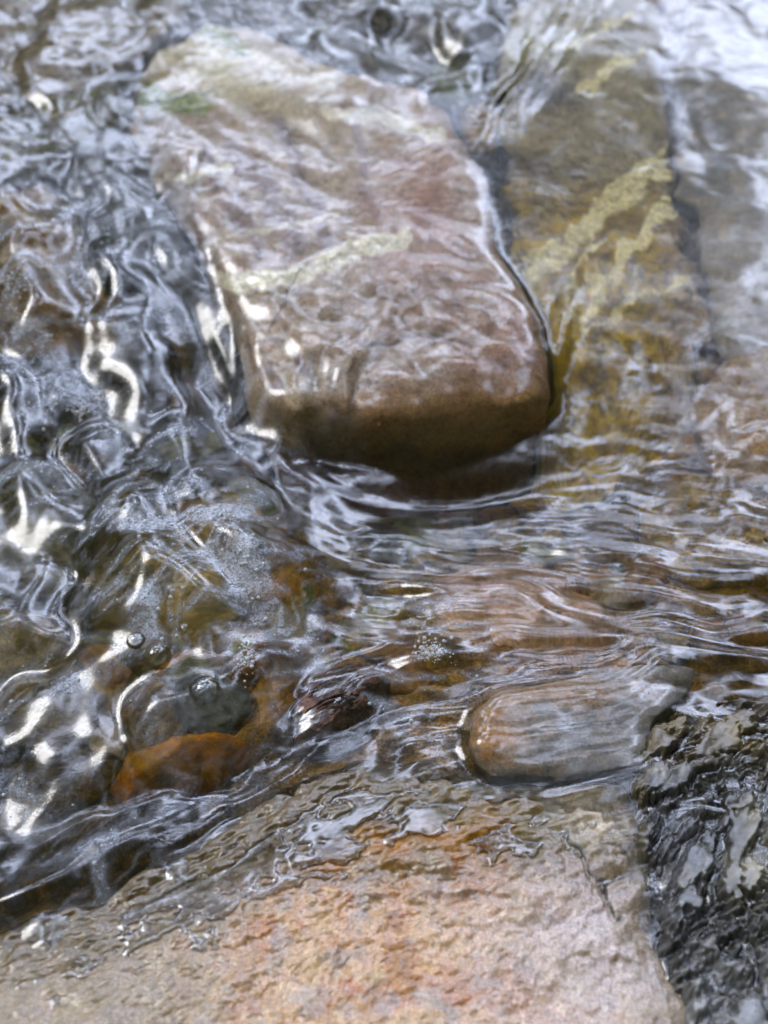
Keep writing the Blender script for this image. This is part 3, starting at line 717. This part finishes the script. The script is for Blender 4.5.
# green weed trailing on the big boulder
def moss(rk, parent, pts, n, ln, seed):
    rng = np.random.default_rng(seed)
    V = []; F = []
    for k in range(n):
        t = rng.random(); a = t*(len(pts)-1); i = min(int(a), len(pts)-2); f = a-i
        px = pts[i][0]*(1-f)+pts[i+1][0]*f+rng.normal(0, 5); py = pts[i][1]*(1-f)+pts[i+1][1]*f+rng.normal(0, 4)
        p = at(px, py, rk.z)
        L_ = ln*(.5+rng.random()); an = R(-12)+rng.normal(0, .3)
        wd = .0009+rng.random()*.0008
        s0 = len(V)
        for q in range(5):
            x = p[0]+math.cos(an)*L_*q/4; y = p[1]+math.sin(an)*L_*q/4; an += rng.normal(0, .14)
            h = float(rk.height(np.array([x]), np.array([y]))[0])
            if h < -1: h = rk.z-.03
            z = h+.0008+.0035*math.sin(math.pi*q/4)*rng.random()
            ww = wd*(1-q/4.6)
            V += [(x, y-ww, z), (x, y+ww, z+.0006)]
        for q in range(4): F.append((s0+2*q, s0+2*q+2, s0+2*q+3, s0+2*q+1))
    return link_mesh('moss', V, F, M_moss, parent)
moss(r_b, boulder, [(136, 92), (150, 104), (178, 108), (196, 112)], 420, .018, 3)
moss(r_b, boulder, [(196, 38), (214, 44), (240, 62)], 160, .010, 4)

# bubbles riding on the fast water
for px, py, r, lab in ((157, 655, .0125, 'largest clear round bubble riding on the fast water left of centre'),
                       (136, 640, .0085, 'smaller clear bubble just left of the largest bubble'),
                       (205, 690, .0135, 'dark domed bubble nearest the amber cobble'),
                       (184, 628, .005, 'tiny clear bubble just behind the largest bubble')):
    p = at(px, py, .03)
    for _ in range(4): p = at(px, py, water_z(p[0], p[1]))
    V, F = sphere_mb((p[0], p[1], water_z(p[0], p[1])-.0015), r, 40, 16, 1, 1, .8, True)
    tag(link_mesh('bubble', V, F, M_bubble), lab, 'bubble', 'bubbles on the fast water')

# clumps of tiny bubbles
for k, (px, py, sx, sy, n, lab) in enumerate(((12, 288, 14, 20, 150, 'white foam clump of tiny bubbles at the left edge beside the rusty brown stone'),
        (432, 650, 16, 12, 110, 'sparkling foam clump of tiny bubbles in the middle of the streaming ripples'),
        (78, 412, 12, 7, 60, 'white foam fleck left of the dark gap beside the pink boulder'),
        (246, 655, 8, 16, 60, 'narrow white foam fleck right of the dark domed bubble'),
        (100, 398, 8, 6, 40, 'very small white foam fleck farthest from the camera among the left rapids'))):
    rng = np.random.default_rng(50+k)
    V = []; F = []
    for i in range(n):
        qx = px+rng.normal(0, sx*.55); qy = py+rng.normal(0, sy*.55)+.1*(qx-px)
        p = at(qx, qy, .03)
        for _ in range(3): p = at(qx, qy, water_z(p[0], p[1]))
        r = .0006+.0014*rng.random()**2.5
        v, f = sphere_mb((p[0], p[1], water_z(p[0], p[1])+r*.2), r, 8, 6)
        F += [tuple(a+len(V) for a in ff) for ff in f]; V += v
    tag(link_mesh('foam', V, F, M_foam), lab, 'foam', 'foam flecks on the rapids')

# froth bubbles strewn along the current
rng = np.random.default_rng(99)
wflat = (froth*np.maximum(fz, 0)).ravel().astype(np.float64)
vis = ((PX > -30) & (PX < 800) & (PY > 200) & (PY < 900) & (W > HD+.002)).ravel()
wflat = np.where(vis & (wflat > .06), wflat**1.5, 0); wflat /= wflat.sum()
V = []; F = []
for i in rng.choice(len(wflat), 900, p=wflat):
    r = .0005+.0016*rng.random()**3
    v, f = sphere_mb((float(GX.ravel()[i]), float(GY.ravel()[i]), float(W.ravel()[i])+r*.2), r, 7, 5)
    F += [tuple(a+len(V) for a in ff) for ff in f]; V += v
tag(link_mesh('froth_bubbles', V, F, M_foam), 'tiny froth bubbles scattered over the rushing water', 'foam', kind='stuff')

# pebbles lying on the bed
def pebble_mesh(seed, mat, c1, c2):
    rng = np.random.default_rng(seed)
    V, F = sphere_mb((0, 0, 0), 1, 36, 22)
    V = np.array(V)
    V = V*(1+.42*fbm(V[:, :1].ravel()*1.3+seed+V[:, 2]*.9, V[:, 1]*1.3-V[:, 2]*.7, seed, 4))[:, None]
    V[:, 2] *= .45
    n = fbm(V[:, 0]*2+9, V[:, 1]*2+V[:, 2], seed+3, 4)
    C = mix(np.tile(np.array(c1, float), (len(V), 1)), c2, sstep(-.2, .3, n))
    return link_mesh('pebble', V, F, mat, None, C)
kinds = [((.26, .18, .07), (.14, .095, .035), 'brown'), ((.24, .19, .12), (.15, .115, .07), 'tan'), ((.10, .10, .09), (.055, .055, .05), 'dark grey'), ((.16, .15, .05), (.09, .085, .03), 'olive'), ((.22, .13, .06), (.13, .075, .035), 'reddish brown')]
protos = [pebble_mesh(400+i*7, M_smooth, k_[0], k_[1]) for i, k_ in enumerate(kinds)]
used = [False]*len(kinds)
rng = np.random.default_rng(12)
zones = [((385, 555), (512, 566), 11, 'in the dark hollow before the pink boulder', 'pebbles in the dark hollow'),
         ((0, 250), (440, 760), 30, 'on the bed under the left rapids', 'pebbles under the left rapids'),
         ((270, 420), (590, 730), 9, 'in the shallows beside the maroon stone', 'pebbles in the shallows'),
         ((600, 760), (575, 690), 8, 'under the streaming ripples behind the flat stone', 'pebbles behind the flat stone')]
for (x0, x1), (y0, y1), n, where, grp in zones:
    for i in range(n):
        for _ in range(30):
            px, py = rng.uniform(x0, x1), rng.uniform(y0, y1)
            p = at(px, py, -.065)
            if all(r.height(np.array([p[0]]), np.array([p[1]]))[0] < -1 for r in ROCKS): break
        else: continue
        k = int(rng.integers(len(kinds)))
        o = protos[k] if not used[k] else protos[k].copy()
        if used[k]: col.objects.link(o)
        used[k] = True
        sz = rng.uniform(.010, .024)
        z = float(bed_z(np.array([p[0]]), np.array([p[1]]))[0])
        o.location = (p[0], p[1], z+sz*.25); o.scale = (sz*rng.uniform(.9, 1.4), sz, sz*rng.uniform(.8, 1.1)); o.rotation_euler = (rng.normal(0, .2), rng.normal(0, .2), rng.uniform(0, 6.28))
        tag(o, 'small %s pebble %s' % (kinds[k][2], where), 'pebble', grp)
o = protos[1].copy(); col.objects.link(o); p = at(553, 542, -.02)
o.location = (p[0], p[1], -.022); o.scale = (.013, .011, .013); o.rotation_euler = (.1, 0, .4)
tag(o, 'pale round pebble standing out at the right end of the dark hollow', 'pebble')

# ------------------------------------------------------------------ world, sun, camera
SUN_EL, SUN_AZ = 52, -62      # azimuth from +Y towards +X
w = bpy.data.worlds.new('World'); sc.world = w; w.use_nodes = True
nt = w.node_tree; N, L = nt.nodes, nt.links; N.clear()
out = N.new('ShaderNodeOutputWorld'); bg = N.new('ShaderNodeBackground'); L.new(bg.outputs[0], out.inputs[0])
bg.inputs['Strength'].default_value = .12
sky = N.new('ShaderNodeTexSky'); sky.sky_type = 'NISHITA'; sky.sun_disc = False
sky.sun_elevation = R(SUN_EL); sky.sun_rotation = R(SUN_AZ)
tc = N.new('ShaderNodeTexCoord')
def vm(op, a, b=None):
    n = N.new('ShaderNodeVectorMath'); n.operation = op; L.new(a, n.inputs[0])
    if b is not None: n.inputs[1].default_value = b
    return n
def maprange(src, a, b, c, d):
    n = N.new('ShaderNodeMapRange'); n.interpolation_type = 'SMOOTHSTEP'
    for i, v_ in enumerate((a, b, c, d)): n.inputs[i+1].default_value = v_
    L.new(src, n.inputs[0]); return n.outputs[0]
def mixc(fac, a, b):
    n = N.new('ShaderNodeMix'); n.data_type = 'RGBA'
    L.new(fac, n.inputs[0])
    for s_, v_ in ((n.inputs[6], a), (n.inputs[7], b)):
        if isinstance(v_, tuple): s_.default_value = v_
        else: L.new(v_, s_)
    return n.outputs[2]
vec = tc.outputs['Generated']
def wnoise(scale, detail, rough=.55):
    n = N.new('ShaderNodeTexNoise'); n.inputs['Scale'].default_value = scale; n.inputs['Detail'].default_value = detail
    n.inputs['Roughness'].default_value = rough; L.new(vec, n.inputs['Vector']); return n.outputs['Fac']
OPEN = (0.0, math.cos(R(48)), math.sin(R(48)))
dot = vm('DOT_PRODUCT', vec, OPEN).outputs['Value']
edge = N.new('ShaderNodeMath'); edge.operation = 'MULTIPLY_ADD'; edge.inputs[1].default_value = .5
L.new(wnoise(3.6, 4, .55), edge.inputs[0]); L.new(dot, edge.inputs[2])
opening = maprange(edge.outputs[0], 1.07, 1.19, 0, 1)
def sky_patch(az, el, rad, seed_scale):
    d_ = (math.sin(R(az))*math.cos(R(el)), math.cos(R(az))*math.cos(R(el)), math.sin(R(el)))
    m_ = N.new('ShaderNodeMath'); m_.operation = 'MULTIPLY_ADD'; m_.inputs[1].default_value = .035
    L.new(wnoise(seed_scale, 4, .6), m_.inputs[0]); L.new(vm('DOT_PRODUCT', vec, d_).outputs['Value'], m_.inputs[2])
    c_ = math.cos(R(rad))+.0175
    return maprange(m_.outputs[0], c_-.009, c_+.006, 1, 0)
skymask = opening
for az, el, rad, sc_ in ((14, 47.5, 8.5, 9), (4.5, 47, 6.2, 11), (17, 66, 7, 9), (-25, 54, 9, 8), (-13, 43, 5.5, 9), (-30, 40, 6, 9), (2, 72, 9, 9), (-9, 26, 6, 9), (4, 27, 5, 9), (-24, 27, 6, 9)):   # dark tree crowns added to the sky to darken chosen reflections
    mm_ = N.new('ShaderNodeMath'); mm_.operation = 'MULTIPLY'
    L.new(skymask, mm_.inputs[0]); L.new(sky_patch(az, el, rad, sc_), mm_.inputs[1]); skymask = mm_.outputs[0]
cloud = maprange(wnoise(4.2, 4), .40, .62, 0.22, 1)
for az, el, rad in ((-3, 39, 7), (22, 34, 8), (4, 58, 5), (16, 57, 5), (-15, 60, 6), (-17, 49, 4)):   # bright cloud patches added to lighten chosen reflections
    inv = N.new('ShaderNodeMath'); inv.operation = 'SUBTRACT'; inv.inputs[0].default_value = 1
    L.new(sky_patch(az, el, rad, 7), inv.inputs[1])
    mx_ = N.new('ShaderNodeMath'); mx_.operation = 'MAXIMUM'; L.new(cloud, mx_.inputs[0]); L.new(inv.outputs[0], mx_.inputs[1]); cloud = mx_.outputs[0]
skyc = mixc(cloud, sky.outputs[0], (26, 29, 38, 1))
leaf = mixc(maprange(wnoise(16, 6, .7), .42, .7, 0, 1), (.10, .13, .06, 1), (.9, .95, .6, 1))
L.new(mixc(skymask, leaf, skyc), bg.inputs['Color'])

sd = bpy.data.lights.new('sun', 'SUN'); sd.energy = 0.5; sd.angle = R(20); sd.color = (1, .985, .97)
so = bpy.data.objects.new('sun', sd); col.objects.link(so)
from mathutils import Vector
dv = Vector((math.sin(R(SUN_AZ))*math.cos(R(SUN_EL)), math.cos(R(SUN_AZ))*math.cos(R(SUN_EL)), math.sin(R(SUN_EL))))
so.rotation_euler = dv.to_track_quat('Z', 'Y').to_euler()

cd = bpy.data.cameras.new('camera'); co = bpy.data.objects.new('camera', cd); col.objects.link(co)
co.location = CAM.tolist(); co.rotation_euler = (math.pi/2-PITCH, 0, 0)
cd.sensor_fit = 'VERTICAL'; cd.angle = VFOV; cd.clip_start = .02; cd.clip_end = 200
cd.dof.use_dof = True; cd.dof.focus_distance = 1.14; cd.dof.aperture_fstop = 2.3
sc.camera = co

sc.view_settings.view_transform = 'Standard'; sc.view_settings.look = 'None'
sc.view_settings.exposure = 2.0; sc.view_settings.gamma = 1
sc.render.engine = 'CYCLES'
c = sc.cycles
c.use_denoising = True; c.max_bounces = 10; c.transmission_bounces = 8; c.glossy_bounces = 4; c.diffuse_bounces = 3
c.caustics_refractive = True; c.caustics_reflective = True; c.blur_glossy = .5
c.sample_clamp_indirect = 12
